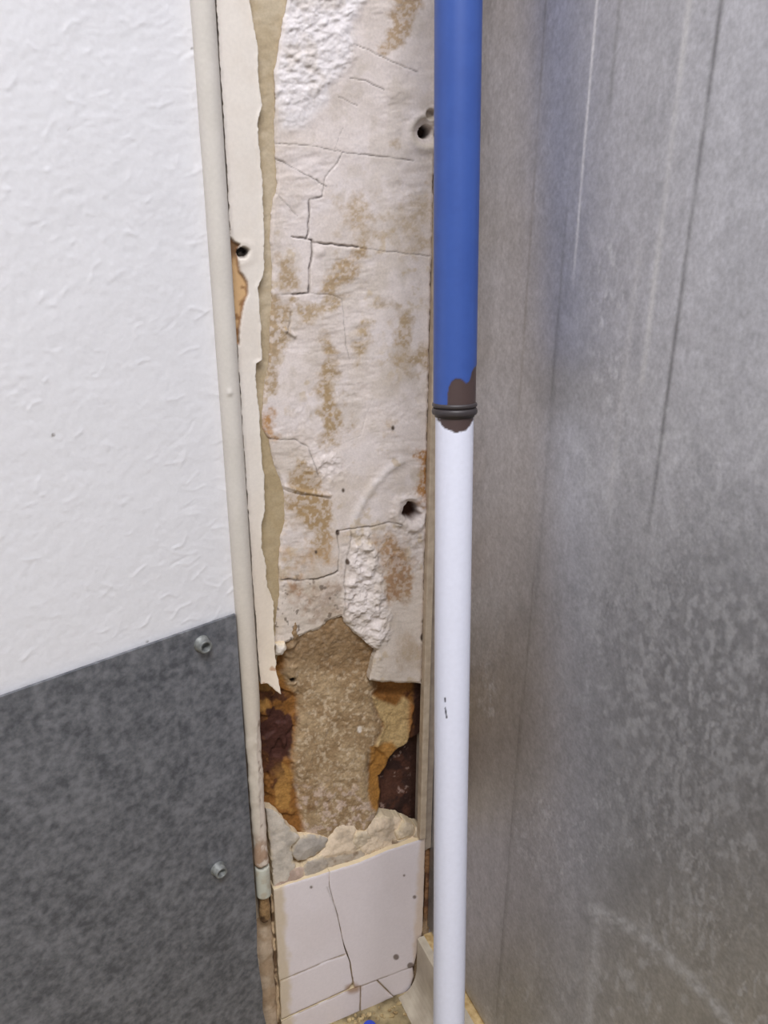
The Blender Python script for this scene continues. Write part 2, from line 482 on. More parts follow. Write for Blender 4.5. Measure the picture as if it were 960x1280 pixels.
def plaster_c(X, Y, sd):
    c = np.zeros(X.shape + (3,)) + S(225, 214, 210)
    c = mix(c, S(214, 202, 195), sm(.35, .7, fbm(X, Y, 60, 3)))
    c = mix(c, S(221, 211, 209), sm(.45, .75, fbm(X, Y, 45, 5)) * .8)
    c = mix(c, S(206, 192, 176), sm(640, 780, Y) * .6)
    c = mix(c, S(228, 222, 223), sm(8, -8, sdf(X + 8 * (fbm(X, Y, 18, 4) - .5), Y, patch_top)) * .9)
    c = mix(c, S(218, 208, 204), sm(6, -8, sdf(X + 16 * (fbm(X, Y, 14, 3) - .5), Y + 10 * (fbm(X, Y, 14, 1) - .5), patch_low)) * .9)
    c = mix(c, S(216, 208, 206), np.exp(-(lined(X, Y, ridge_arc) / 6.0) ** 2) * .7)
    c = mix(c, S(196, 184, 172), sm(.5, .68, fbm(X, Y * .7, 26, 7, 4)) * .45)
    c = mix(c, S(188, 172, 152), sm(.50, .66, fbm(X, Y, 34, 4, 4)) * sm(480, 720, Y) * .5)
    # scattered tan specks
    sp = sm(.60, .70, fbm(X, Y, 16, 6, 4)) * sm(.42, .62, fbm(X, Y, 90, 2)) * sm(200, 330, Y)
    c = mix(c, S(192, 172, 142), sp * .6)
    n = fbm(X, Y, 11, 1, 5)
    n2 = fbm(X, Y, 4, 4, 3)
    for poly, rgb, st, soft in stains:
        pa = np.array(poly)
        x0, y0 = pa.min(0) - 30; x1, y1 = pa.max(0) + 30
        m = (X > x0) & (X < x1) & (Y > y0) & (Y < y1)
        if not m.any():
            continue
        s = sdf(X[m], Y[m], poly) + soft * 2.6 * (n[m] - .5) + soft * 1.0 * (n2[m] - .5)
        w = sm(soft * .5, -soft * .6, s) * st * (.45 + .55 * sm(.36, .56, n2[m]))
        c[m] = mix(c[m], S(rgb[0] + 8, rgb[1] + 9, rgb[2] + 14), w)
    # dark colour in creases and holes
    Xc = X + 3.0 * (fbm(X, Y, 9, 6, 4) - .5); Yc = Y + 3.0 * (fbm(X, Y, 9, 7, 4) - .5)
    for i, (pts, hw, dp, dk) in enumerate(cracks):
        d = lined(Xc, Yc, pts)
        c = mix(c, S(72, 60, 52), np.exp(-(d / (hw * .85)) ** 2) * dk * .9 * (.45 + .55 * sm(.3, .5, fbm(X, Y, 14, i))))
    r1 = np.hypot(X - 533, (Y - 165) * .92)
    c = mix(c, S(196, 184, 160), np.exp(-((r1 - 17) / 4) ** 2) * .4)
    c = mix(c, S(62, 46, 40), sm(9, 6.5, r1 + 4 * (fbm(X, Y, 6, 3) - .5)))
    c = mix(c, S(150, 138, 122), sm(8, 4, np.hypot(X - 539, Y - 143)) * .7)
    r2 = np.hypot(X - 514, Y - 640) + 9 * (fbm(X, Y, 9, 1) - .5)
    c = mix(c, S(74, 50, 38), sm(13, 8, r2))
    # dark spots
    sp = sm(.70, .76, fbm(X, Y, 7, 7, 3)) * sm(690, 740, Y) * sm(440, 410, X)
    c = mix(c, S(96, 80, 66), sp * .7)
    for (x, y, r) in ((429, 613, 1.8), (528, 797, 3), (434, 702, 2.5), (422, 666, 2.5), (395, 690, 1.6), (491, 535, 2)):
        c = mix(c, S(86, 72, 62), sm(r + 1, r - 1, np.hypot(X - x, (Y - y) * .7)))
    return c


plaster_poly = plaster_left + hole_top + right_edge
relief('plaster_coat', PM, plaster_poly, -0.0015, plaster_h, plaster_c, 0.0006, 0.011, S(196, 182, 166),
       (1.6, 9), M_PLASTER, wb, 1)

# tan undercoat bared along the paint edge
tan_poly = [(300, -260)] + [(x - 10, y) for x, y in cream_edge[1:]] + [(352, 800), (366, 770), (372, 640), (362, 500), (362, 300), (362, 100), (372, 0), (376, -260)]
relief('bare_render_band', PM, tan_poly, -0.0034,
       lambda X, Y, sd: 0.0009 * (fbm(X, Y, 16, 3) - .5) + 0.0006 * (fbm(X, Y, 5, 2) - .5),
       lambda X, Y, sd: mix(mix(np.zeros(X.shape + (3,)) + S(192, 177, 153), S(180, 163, 136), sm(.3, .7, fbm(X, Y, 18, 2))),
                            S(168, 148, 112), sm(430, 560, Y) * .6),
       0.001, 0.008, None, (1, 7), M_PLASTER, wb, 2)

# cream painted strip with its peeling lower tip
paint_poly = [(257, -260), (270, 0), (281, 170), (288, 300), (301, 500), (317, 740), (321, 800), (325, 854), (334, 852), (340, 858)] + cream_edge[::-1]
bare_wood = [(287, 296), (294, 302), (299, 306), (297, 318), (301, 340), (309, 352), (310, 368), (304, 384), (300, 412), (299, 432), (293, 430), (289, 380)]


def paint_h(X, Y, sd):
    h = 0.0008 * (fbm(X, Y, 70, 2, 3) - .5)
    h += 0.0009 * sm(5, 0, -sd) * fbm(X, Y, 10, 2)
    h += sm(740, 860, Y) * (0.004 * sm(328, 346, X) * (1 + sm(820, 862, Y)) + 0.002 * (fbm(X, Y * .5, 14, 4) - .4))
    w = sdf(X + 4 * (fbm(X, Y, 9, 1) - .5), Y, bare_wood)
    h -= 0.0022 * sm(1.5, -1.5, w)
    r = np.hypot(X - 304, Y - 316) + 4 * (fbm(X, Y, 7, 5) - .5)
    h -= 0.009 * sm(8, 5, r)
    h += 0.0003 * np.exp(-((r - 13) / 4) ** 2)
    return h


def paint_c(X, Y, sd):
    c = np.zeros(X.shape + (3,)) + S(228, 220, 212)
    c = mix(c, S(222, 212, 202), sm(.4, .75, fbm(X, Y, 40, 3)) * .6)
    c = mix(c, S(220, 204, 184), sm(560, 820, Y) * .7)
    c = mix(c, S(170, 120, 78), sm(.62, .7, fbm(X, Y, 12, 2)) * sm(810, 840, Y) * .8)
    w = sdf(X + 4 * (fbm(X, Y, 9, 1) - .5), Y, bare_wood)
    wood = mix(np.zeros(X.shape + (3,)) + S(204, 168, 124), S(150, 112, 74), sm(.5, .7, fbm(X, Y, 9, 3)))
    wood = mix(wood, S(120, 90, 62), sm(330, 315, Y))
    wood = mix(wood, S(126, 84, 50), sm(-4, -1, w) * .7)
    c = c * (1 - sm(1, -1, w)[..., None]) + wood * sm(1, -1, w)[..., None]
    r = np.hypot(X - 304, Y - 316) + 4 * (fbm(X, Y, 7, 5) - .5)
    dk = sm(8, 6, r)
    c = mix(c, S(44, 36, 32), dk)
    c = mix(c, S(170, 160, 150), dk * sm(3.6, 2.2, np.hypot(X - 305, Y - 320)))
    c = mix(c, S(120, 96, 72), sm(.60, .70, fbm(X, Y, 6, 4)) * sm(4, 1, np.abs(X - (285 + (Y - 280) * .06))) * sm(150, 190, Y) * sm(460, 400, Y))
    return c


relief('cream_paint_strip', PM, paint_poly, 0.0012, paint_h, paint_c, 0.00075, 0.006, S(226, 216, 200),
       (1.6, 8), M_PAINT, wb, 3)

# ---- open cavity below the plaster
DC = -0.013
core = [(350, 800), (360, 730), (470, 730), (468, 830), (466, 880), (478, 905), (470, 930), (458, 960), (462, 990), (470, 1015), (455, 1050), (380, 1055), (372, 1000), (364, 950), (368, 905), (372, 870), (352, 840)]
darkhole = [(548, 905), (512, 925), (497, 935), (487, 948), (483, 962), (473, 972), (478, 990), (474, 1008), (466, 1025), (450, 1040), (470, 1060), (548, 1060)]
flake_r = [(462, 868), (480, 866), (505, 870), (517, 880), (514, 905), (506, 930), (494, 936), (484, 948), (466, 930), (478, 905)]


def cav_h(X, Y, sd):
    h = 0.0035 * (fbm(X, Y, 26, 1, 5) - .5) + 0.0018 * (fbm(X, Y, 7, 5, 4) - .5)
    h += 0.0045 * sm(8, -10, sdf(X + 10 * (fbm(X, Y, 14, 2) - .5), Y, core))
    w = sdf(X + 8 * (fbm(X, Y, 12, 3) - .5), Y + 6 * (fbm(X, Y, 12, 5) - .5), darkhole)
    h -= 0.008 * sm(3, -5, w)
    h += 0.003 * sm(2, -2, sdf(X + 5 * (fbm(X, Y, 10, 3) - .5), Y, flake_r))
    # flaking rust on the left
    s = fbm(X, Y, 30, 6, 3)
    h += 0.0022 * sm(.48, .52, s) * sm(372, 362, X)
    h -= 0.006 * sm(5, 1, np.hypot(X - 364, Y - 846) + 3 * (fbm(X, Y, 6, 1) - .5))
    h += 0.005 * sm(840, 775, Y)
    return h


def cav_c(X, Y, sd):
    n = fbm(X, Y, 24, 2, 5)
    c = np.zeros(X.shape + (3,)) + S(140, 94, 44)
    c = mix(c, S(90, 54, 30), sm(.46, .56, n))
    c = mix(c, S(178, 134, 72), sm(.60, .70, fbm(X, Y, 30, 6, 3)) * .7)
    c = mix(c, S(70, 38, 30), sm(.52, .58, fbm(X, Y, 34, 4, 4)) * sm(400, 360, X) * sm(985, 940, Y) * sm(860, 880, Y))
    w = sm(5, -5, sdf(X + 14 * (fbm(X, Y, 16, 2) - .5), Y + 10 * (fbm(X, Y, 14, 3) - .5), core))
    cc = mix(np.zeros(X.shape + (3,)) + S(172, 148, 116), S(152, 126, 94), sm(.35, .65, fbm(X, Y, 30, 5)))
    cc = mix(cc, S(204, 184, 158), sm(.56, .70, fbm(X, Y, 4, 3, 4)) * .7)
    cc = mix(cc, S(128, 98, 66), sm(860, 800, Y) * .6)  # shadow at the cavity top, painted into the core colour
    cc = mix(cc, S(122, 90, 58), sm(.55, .66, fbm(X, Y, 40, 7)) * sm(960, 1010, Y) * .7)
    cc = mix(cc, S(206, 184, 172), sm(.52, .64, fbm(X, Y, 6, 1)) * sm(950, 1000, Y) * .6)
    c = c * (1 - w[..., None]) + cc * w[..., None]
    w = sm(2, -2, sdf(X + 5 * (fbm(X, Y, 10, 3) - .5), Y, flake_r))
    c = mix(c, S(196, 168, 120), w * .9)
    c = mix(c, S(156, 96, 40), w * sm(505, 514, X) * .9)
    e = [(500, 870), (492, 880), (482, 876), (472, 872), (462, 864), (480, 858), (505, 858)]
    c = mix(c, S(128, 84, 36), sm(3, -3, sdf(X + 5 * (n - .5), Y, e)))
    rust = [(460, 930), (490, 925), (497, 935), (486, 950), (482, 966), (474, 975), (478, 992), (472, 1012), (462, 1008), (458, 985), (462, 955)]
    c = mix(c, S(172, 122, 58), sm(3, -3, sdf(X + 6 * (n - .5), Y, rust)) * .9)
    w = sm(2, -3, sdf(X + 8 * (fbm(X, Y, 12, 3) - .5), Y + 6 * (fbm(X, Y, 12, 5) - .5), darkhole))
    dk = mix(np.zeros(X.shape + (3,)) + S(84, 52, 40), S(54, 34, 30), sm(.4, .6, fbm(X, Y, 12, 6)))
    dk = mix(dk, S(176, 150, 140), sm(.66, .73, fbm(X, Y, 5, 2)) * .6)
    c = c * (1 - w[..., None]) + dk * w[..., None]
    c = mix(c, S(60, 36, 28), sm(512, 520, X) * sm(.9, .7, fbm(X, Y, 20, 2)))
    c = mix(c, S(176, 152, 124), sm(1040, 1052, Y))
    c = mix(c, S(28, 20, 16), sm(5, 2, np.hypot(X - 364, Y - 846) + 3 * (fbm(X, Y, 6, 1) - .5)))
    c = mix(c, S(232, 220, 208), sm(4, 2, np.hypot(X - 447, (Y - 908) * .7)))
    return c


cav_poly = [(300, 735), (556, 735), (548, 1090), (318, 1110)]
relief('cavity_mortar', PM, cav_poly, DC, cav_h, cav_c, 0.00075, 0.009, None, (0, 5), M_CAVITY, wb, 4)

# ---- broken mortar left above the tiles
def chunk(name, poly, d0, bulge, rgb, rough=0.0012, tilt=0.0, seed=0, soft=8.0, rgb2=None, thick=0.012):
    pa = np.array(poly); cy = pa[:, 1].mean()

    def hf(X, Y, sd):
        h = bulge * np.sqrt(np.clip(-sd, 0, soft) / soft) + rough * (fbm(X, Y, 12, seed, 5) - .5) * 2
        return h + tilt * (Y - cy)

    def cf(X, Y, sd):
        c = np.zeros(X.shape + (3,)) + S(*rgb)
        c = mix(c, S(*(rgb2 or [v * .88 for v in rgb])), sm(.42, .66, fbm(X, Y, 14, seed + 2)))
        return mix(c, S(214, 196, 166), sm(4, 0, -sd) * sm(.35, .6, fbm(X, Y, 9, seed)) * .8)
    return relief(name, PM, poly, d0, hf, cf, 0.0007, thick, S(220, 202, 172), (2.6, 9), M_PLASTER, wb, seed)


chunk('mortar_chunk', [(331, 1010), (340, 1012), (349, 1018), (360, 1033), (374, 1046), (366, 1056), (364, 1068), (370, 1085), (366, 1106), (342, 1116), (338, 1060)], -0.0045, 0.0012, (208, 198, 186), 0.0008, 0, 1)
chunk('mortar_chunk', [(374, 1046), (386, 1042), (400, 1043), (409, 1049), (408, 1058), (394, 1070), (372, 1078), (363, 1068), (366, 1055)], -0.0072, 0.0030, (190, 181, 172), 0.0006, 0, 2, 14)
chunk('mortar_chunk', [(400, 1062), (412, 1043), (420, 1027), (437, 1025), (447, 1034), (455, 1052), (440, 1066), (410, 1072), (392, 1074)], -0.0085, 0.003, (224, 204, 180), 0.0014, 0.00008, 3)
chunk('mortar_chunk', [(448, 1056), (452, 1034), (464, 1027), (480, 1021), (500, 1023), (513, 1030), (529, 1037), (531, 1052), (500, 1062), (470, 1066), (452, 1066)], -0.0085, 0.0025, (222, 202, 178), 0.0024, 0.0001, 4)
chunk('mortar_chunk', [(384, 1082), (400, 1070), (440, 1064), (490, 1050), (532, 1044), (534, 1062), (490, 1078), (440, 1096), (390, 1110), (366, 1112), (364, 1092)], -0.0062, 0.0012, (182, 169, 154), 0.0014, -0.00002, 5, 6, (140, 120, 100), 0.010)
chunk('mortar_chunk', [(342, 1118), (344, 1092), (362, 1084), (380, 1086), (384, 1100), (366, 1116)], -0.0040, 0.001, (196, 172, 158), 0.0012, 0.00004, 6)
chunk('mortar_chunk', [(440, 1052), (447, 1040), (458, 1038), (464, 1046), (458, 1058), (446, 1060)], -0.0062, 0.0022, (226, 208, 184), 0.002, 0, 8, 5)
chunk('mortar_chunk', [(494, 1040), (506, 1028), (516, 1031), (520, 1042), (508, 1050), (497, 1050)], -0.0060, 0.0026, (222, 204, 180), 0.002, 0, 9, 6)
chunk('mortar_chunk', [(516, 1044), (519, 1034), (529, 1036), (531, 1048), (522, 1053)], -0.0050, 0.002, (216, 198, 174), 0.002, 0, 10, 5)
chunk('mortar_chunk', [(372, 1096), (384, 1076), (404, 1070), (412, 1078), (400, 1092), (382, 1102)], -0.0052, 0.0016, (196, 184, 172), 0.0016, 0, 11, 6)
chunk('plaster_chip', [(343, 805), (357, 803), (358, 811), (352, 818), (344, 818)], 0.0005, 0.003, (228, 218, 208), 0.0012, 0, 7, 5, None, 0.006)

# ---- cracked tiles at the foot of the wall
def tile(poly, seed, dz=0.0, tl=0.0):
    pa = np.array(poly)

    def hf(X, Y, sd):
        return -0.0004 * sm(2, 0, -sd) + dz + tl * (X - pa[:, 0].mean())

    def cf(X, Y, sd):
        c = np.zeros(X.shape + (3,)) + S(232, 223, 227)
        c = mix(c, S(226, 216, 219), sm(.35, .7, fbm(X, Y, 60, 2)) * .7)
        edge = X - (343 + (Y - 1113) * 0.0617)
        c = mix(c, S(206, 188, 160), sm(16, 6, edge + 14 * (fbm(X, Y, 14, 3) - .5)) * .8)
        c = mix(c, S(212, 190, 168), sm(10, 3, (532 - (Y - 1048) * .06) - X + 8 * (fbm(X, Y, 12, 5) - .5)) * .7)
        c = mix(c, S(140, 112, 84), sm(1.2, 0, -sd) * (.15 + .5 * sm(1150, 1200, Y)) * sm(.35, .6, fbm(X, Y, 12, 6)))
        c = mix(c, S(160, 124, 86), sm(14, 4, np.hypot(X - 441, (Y - 1236) * 1.4) + 6 * (fbm(X, Y, 8, 2) - .5)) * .8)
        for x, y, r in ((495, 1196, 3.4), (518, 1121, 2), (389, 1109, 1.6), (505, 1094, 1.2), (513, 1207, 4)):
            c = mix(c, S(104, 86, 76), sm(r + 1, r - .6, np.hypot(X - x, Y - y)) * .85)
        c = mix(c, S(160, 150, 146), np.exp(-(lined(X, Y, [(409, 1109), (418, 1132), (422, 1145)]) / 1.0) ** 2) * .5)
        return c
    return relief('wall_tile', PM, poly, -0.0002, hf, cf, 0.0008, 0.012, S(224, 206, 174), (0.5, 9), M_TILE, wb, seed)


tile([(342, 1113), (360, 1106), (393, 1096), (411.7, 1089.8), (411.7, 1109), (421.2, 1142), (429.6, 1182), (433, 1192.6), (411, 1200.6), (355, 1224.4), (349, 1226.4)], 1)
tile([(412, 1089.5), (447, 1079), (487, 1062), (531.5, 1047.5), (530, 1100), (528, 1165), (522, 1190), (517, 1208), (456, 1231), (443, 1235), (438, 1202), (430.6, 1182), (421.6, 1142), (412, 1109)], 2, 0.0003)
tile([(350, 1227), (356, 1224.9), (411, 1201.1), (433.5, 1193.2), (437, 1203), (441, 1229), (437, 1236), (362, 1270), (352, 1275)], 3, -0.0002)
tile([(352, 1278), (362, 1272.5), (437, 1238), (450.6, 1233.6), (450.2, 1265), (419, 1280), (370, 1302), (354, 1308)], 4, -0.0006)
tile([(451.4, 1233.6), (470.8, 1226), (491.6, 1246.6), (470, 1258), (451, 1265.5)], 5, -0.0004)
tile([(471.6, 1225.6), (516, 1209), (518, 1222), (514, 1236), (508, 1242), (492.5, 1246)], 6, -0.0007)

# worn mortar left where the rounded trim has broken away, beside the tiles
relief('trim_bedding', PM, [(305, 1075), (331, 1100), (340, 1150), (344, 1200), (349.5, 1306), (318, 1306)], -0.004,
       lambda X, Y, sd: 0.003 * (fbm(X, Y, 14, 3) - .5) + 0.002 * np.clip(-sd, 0, 8) / 8 - 0.006 * sm(1150, 1140, Y) - .002,
       lambda X, Y, sd: mix(mix(np.zeros(X.shape + (3,)) + S(190, 170, 148), S(172, 148, 122), sm(.35, .65, fbm(X, Y, 20, 2))),
                            S(120, 92, 62), sm(1160, 1140, Y) * .7), 0.0008, 0.012, None, (1.2, 8), M_PLASTER, wb, 8)
relief('mortar_smear', PM, [(338, 1118), (341, 1118), (346, 1200), (352, 1306), (348.5, 1306), (343, 1205)], -0.003,
       lambda X, Y, sd: 0.003 * (fbm(X, Y, 10, 4) - .5),
       lambda X, Y, sd: mix(np.zeros(X.shape + (3,)) + S(190, 166, 136), S(100, 78, 58), sm(.5, .62, fbm(X, Y, 12, 5))),
       0.0008, 0.012, None, (1.5, 8), M_PLASTER, wb, 9)
# rough fill in the very corner beside the tiles
relief('corner_mortar', PM, [(527, 1035), (562, 1030), (556, 1235), (512, 1240), (520, 1200), (528, 1165), (532, 1100)], -0.007,
       lambda X, Y, sd: 0.005 * (fbm(X, Y, 16, 3, 5) - .5),
       lambda X, Y, sd: mix(mix(np.zeros(X.shape + (3,)) + S(150, 112, 78), S(96, 66, 48), sm(.4, .6, fbm(X, Y, 16, 2))),
                            S(206, 176, 140), sm(1140, 1170, Y)), 0.0008, 0.010, None, (1, 8), M_CAVITY, wb, 10)

# ---- rounded trim between left wall and plaster
def lathe_grid(name, A, B, rad, n_a, n_l, rfn, cfn, mat, parent=None, caps=True, ref=None):
    """tube from A to B; rfn/cfn(s along 0..1, angle, X, Y photo position) give radius change and colour"""
    A = np.array(A, float); B = np.array(B, float)
    ax = (B - A); Ln = np.linalg.norm(ax); ax = ax / Ln
    t1 = np.array(ref, float) if ref is not None else np.cross(ax, [0, 1, 0.2])
    t1 = t1 - ax * (t1 @ ax); t1 /= np.linalg.norm(t1); t2 = np.cross(ax, t1)
    s, a = np.meshgrid(np.linspace(0, 1, n_l), np.arange(n_a) * 2 * math.pi / n_a, indexing='ij')
    base = A + s[..., None] * (B - A)
    dirv = np.cos(a)[..., None] * t1 + np.sin(a)[..., None] * t2
    P = base + dirv * rad
    d = P - CAM; w = d @ FW
    X = 480 + FPX * (d @ RT) / w; Y = 640 - FPX * (d @ UP) / w
    rr = rad + rfn(s, a, X, Y)
    P = base + dirv * rr[..., None]
    c = cfn(s, a, X, Y) + np.zeros(X.shape + (3,))
    idx = np.arange(n_l * n_a).reshape(n_l, n_a)
    nx = np.roll(idx, -1, 1)
    F = np.stack([idx[:-1], nx[:-1], nx[1:], idx[1:]], -1).reshape(-1, 4)
    V = P.reshape(-1, 3); CC = c.reshape(-1, 3)
    sm_ = np.ones(len(F), bool)
    if caps:
        V = np.concatenate([V, [A, B]]); CC = np.concatenate([CC, CC[:1], CC[-1:]])
        i0 = len(V) - 2; i1 = len(V) - 1
        k = np.arange(0, n_a, 2)
        F2 = np.stack([np.full(len(k), i0), idx[0][(k + 2) % n_a], idx[0][(k + 1) % n_a], idx[0][k]], -1)
        F3 = np.stack([np.full(len(k), i1), idx[-1][k], idx[-1][(k + 1) % n_a], idx[-1][(k + 2) % n_a]], -1)
        F = np.concatenate([F, F2, F3]); sm_ = np.concatenate([sm_, np.zeros(2 * len(k), bool)])
    return link(name, mesh_np(name, V, F, CC, sm_), mat, parent)


TR = 0.0066
utc = ut - 0.0020


def trim_z(y):
    return PM.un(256 + 214 * y / 3140.0, y, 0.004)[1]


def trim_r(s, a, X, Y):
    low = sm(870, 930, Y)
    r = low * 0.0022 * (fbm(X, Y, 12, 2, 5) - .6) + 0.00015 * (fbm(X, Y, 30, 3) - .5)
    chip = sm(320 + (Y - 890) * .03, 324 + (Y - 890) * .03, X + 5 * (fbm(X, Y * 1.5, 10, 4) - .5)) * low
    r = r - 0.0012 * chip
    r += 0.0012 * sm(5, 1, np.hypot(X - 287, Y - 491))
    return r


def trim_c(s, a, X, Y):
    c = np.zeros(X.shape + (3,)) + S(212, 206, 199)
    c = mix(c, S(204, 198, 190), sm(.4, .7, fbm(X, Y, 60, 2)) * .6)
    c = mix(c, S(206, 192, 174), sm(600, 900, Y) * .6)
    low = sm(880, 910, Y) * sm(318, 324, X + 5 * (fbm(X, Y * 1.5, 10, 4) - .5) - (Y - 890) * .03)
    c = mix(c, S(222, 208, 196), low * .9)
    c = mix(c, S(160, 124, 96), sm(1035, 1065, Y) * sm(.45, .62, fbm(X, Y, 9, 3)) * .8)
    c = mix(c, S(120, 90, 70), sm(.66, .72, fbm(X, Y, 7, 5)) * low * .6)
    return c


tr = empty('trim_1', PM.pt(utc, trim_z(1150), 0.003))
lathe_grid('round_bead', PM.pt(utc, trim_z(1078), 0.003), PM.pt(utc, 1.6, 0.003), TR, 48, 900, trim_r, trim_c, M_PAINT, tr, ref=PM.N)
tag(tr, 'cream rounded trim post, chipped at its lower end', 'trim', 'structure')
k_o = lathe_grid('bead_stub', PM.pt(utc, trim_z(1119), 0.002), PM.pt(utc, trim_z(1083), 0.002), TR * .93, 32, 24,
           lambda s, a, X, Y: -0.0008 * sm(.9, 1.0, s) * fbm(X, Y, 6, 2) + 0 * s,
           lambda s, a, X, Y: mix(np.zeros(X.shape + (3,)) + S(194, 194, 182), S(176, 160, 136), sm(.5, .7, fbm(X, Y, 9, 2)) * .6), M_PAINT, tr, ref=PM.N)
lathe_grid('broken_core', PM.pt(utc, trim_z(1152), 0.0), PM.pt(utc, trim_z(1119), 0.0), TR * .72, 32, 24,
           lambda s, a, X, Y: 0.003 * (fbm(X, Y, 8, 4) - .5),
           lambda s, a, X, Y: mix(np.zeros(X.shape + (3,)) + S(150, 120, 84), S(84, 62, 42), sm(.4, .6, fbm(X, Y, 10, 3))), M_CAVITY, tr, ref=PM.N)

# ---- slim edge strip in the corner
zc0 = PM.un(528, 1046)[1]
st = box_plane('trim_2', PM, 0.0022, 0.0080, zc0, 1.6, -0.004, 0.0030,
               mat_noise('dull_beige_strip', (176, 158, 138), (196, 180, 160), 120, 0.7, 0.2), None, 0.0007)
tag(st, 'slim beige corner strip between plaster and metal sheet, behind the pole', 'trim', 'structure')

box_plane('strip_gap_shade', PM, 0.0081, UR - 0.0003, zc0 - 0.02, 1.6, -0.02, -0.0035,
          mat_noise('grey_beige_gap_shade', (150, 136, 124), (168, 154, 140), 120, 0.8, 0.2), st)  # added strip, its grey-beige colour stands for the shaded corner gap

# ------------------------------------------------------------------ left wall
zb = PL.un(0, 872, 0.003)[1]
wl = box_plane('wall_left', PL, -1.7, -0.022, 0, WALLTOP, -0.07, -0.006, M_WALLPLAIN)
tag(wl, 'white painted wall with rough wrinkled wallpaper texture above the dark board', 'wall', 'structure')
lrng = np.random.default_rng(3)
strokes = []
for i in range(420):
    x = lrng.uniform(-60, 300); y = lrng.uniform(-80, 880)
    near = x > 170
    Ls = lrng.uniform(5, 26) * (1.25 if near else .9)
    an = lrng.normal(-0.35, 0.5) if near else lrng.uniform(-1.3, 1.3)
    b = lrng.normal(0, .25) * Ls
    dx, dy = math.cos(an) * Ls / 2, math.sin(an) * Ls / 2
    strokes.append(((x - dx, y - dy), (x - dy / Ls * b, y + dx / Ls * b), (x + dx, y + dy), lrng.uniform(.35, 1.0) * lrng.choice([1, 1, -.6]), lrng.uniform(0.9, 2.0)))


def lw_h(X, Y, sd):
    h = 0.00042 * (fbm(X, Y, 8, 2, 4) - .5) + 0.0006 * (fbm(X, Y, 60, 4, 3) - .5)
    for p, q, r, a, w in strokes:
        x0 = min(p[0], q[0], r[0]) - 9; x1 = max(p[0], q[0], r[0]) + 9
        y0 = min(p[1], q[1], r[1]) - 9; y1 = max(p[1], q[1], r[1]) + 9
        m = (X > x0) & (X < x1) & (Y > y0) & (Y < y1)
        if m.any():
            d = lined(X[m], Y[m], [p, q, r])
            h[m] += 0.00034 * a * np.exp(-(d / w) ** 2)
    return np.clip(h, -0.002, 0.0012)


def lw_c(X, Y, sd):
    c = np.zeros(X.shape + (3,)) + S(228, 227, 231)
    for x, y, r in ((66, 544, 2.2), (86, 161, 1.2), (240, 60, 1.5), (184, 802, 1.2)):
        c = mix(c, S(120, 112, 104), sm(r + 1, r - .6, np.hypot(X - x, Y - y)) * .8)
    return c


relief('wallpaper', PL, [(-0.42, zb - 0.03), (-0.0065, zb - 0.03), (-0.0065, 1.0), (-0.42, 1.0)], 0.0, lw_h, lw_c, 0.0010, 0.0062,
       None, (0.0, 1.0), M_WALLPAPER, wl, 1, uz=True)
box_plane('wallpaper', PL, -1.7, -0.4205, zb - 0.03, WALLTOP, -0.006, 0.0, M_WALLPLAIN, wl)
box_plane('wallpaper', PL, -0.42, -0.0065, 1.0005, WALLTOP, -0.006, 0.0, M_WALLPLAIN, wl)

box_plane('edge_filler', PL, -0.024, -0.003, 0.0, zb + 0.05, -0.03, -0.0065, mat_noise('cream_filler', (176, 158, 138), (198, 182, 162), 120, 0.85, 0.3), wl)

# ------------------------------------------------------------------ dark board with studs
def board_material():
    m, nt, b = nodes('mottled_slate_laminate')
    tc = nt.nodes.new('ShaderNodeTexCoord'); L = nt.links
    n1 = nt.nodes.new('ShaderNodeTexNoise'); n1.inputs['Scale'].default_value = 170; n1.inputs['Detail'].default_value = 6; n1.inputs['Roughness'].default_value = 0.6
    n2 = nt.nodes.new('ShaderNodeTexNoise'); n2.inputs['Scale'].default_value = 40; n2.inputs['Detail'].default_value = 4
    ad = nt.nodes.new('ShaderNodeMath'); ad.operation = 'MULTIPLY_ADD'
    ad.inputs[1].default_value = 0.5
    cr = nt.nodes.new('ShaderNodeValToRGB')
    e = cr.color_ramp.elements
    e[0].position = 0.58; e[1].position = 0.93
    e[0].color = (*S(78, 80, 86), 1); e[1].color = (*S(122, 123, 128), 1)
    L.new(tc.outputs['Object'], n1.inputs['Vector']); L.new(tc.outputs['Object'], n2.inputs['Vector'])
    L.new(n2.outputs['Fac'], ad.inputs[0]); L.new(n1.outputs['Fac'], ad.inputs[2])
    L.new(ad.outputs[0], cr.inputs['Fac']); L.new(cr.outputs['Color'], b.inputs['Base Color'])
    bp = nt.nodes.new('ShaderNodeBump'); bp.inputs['Strength'].default_value = .12; bp.inputs['Distance'].default_value = .0003
    L.new(n1.outputs['Fac'], bp.inputs['Height']); L.new(bp.outputs['Normal'], b.inputs['Normal'])
    b.inputs['Roughness'].default_value = 0.5
    return m


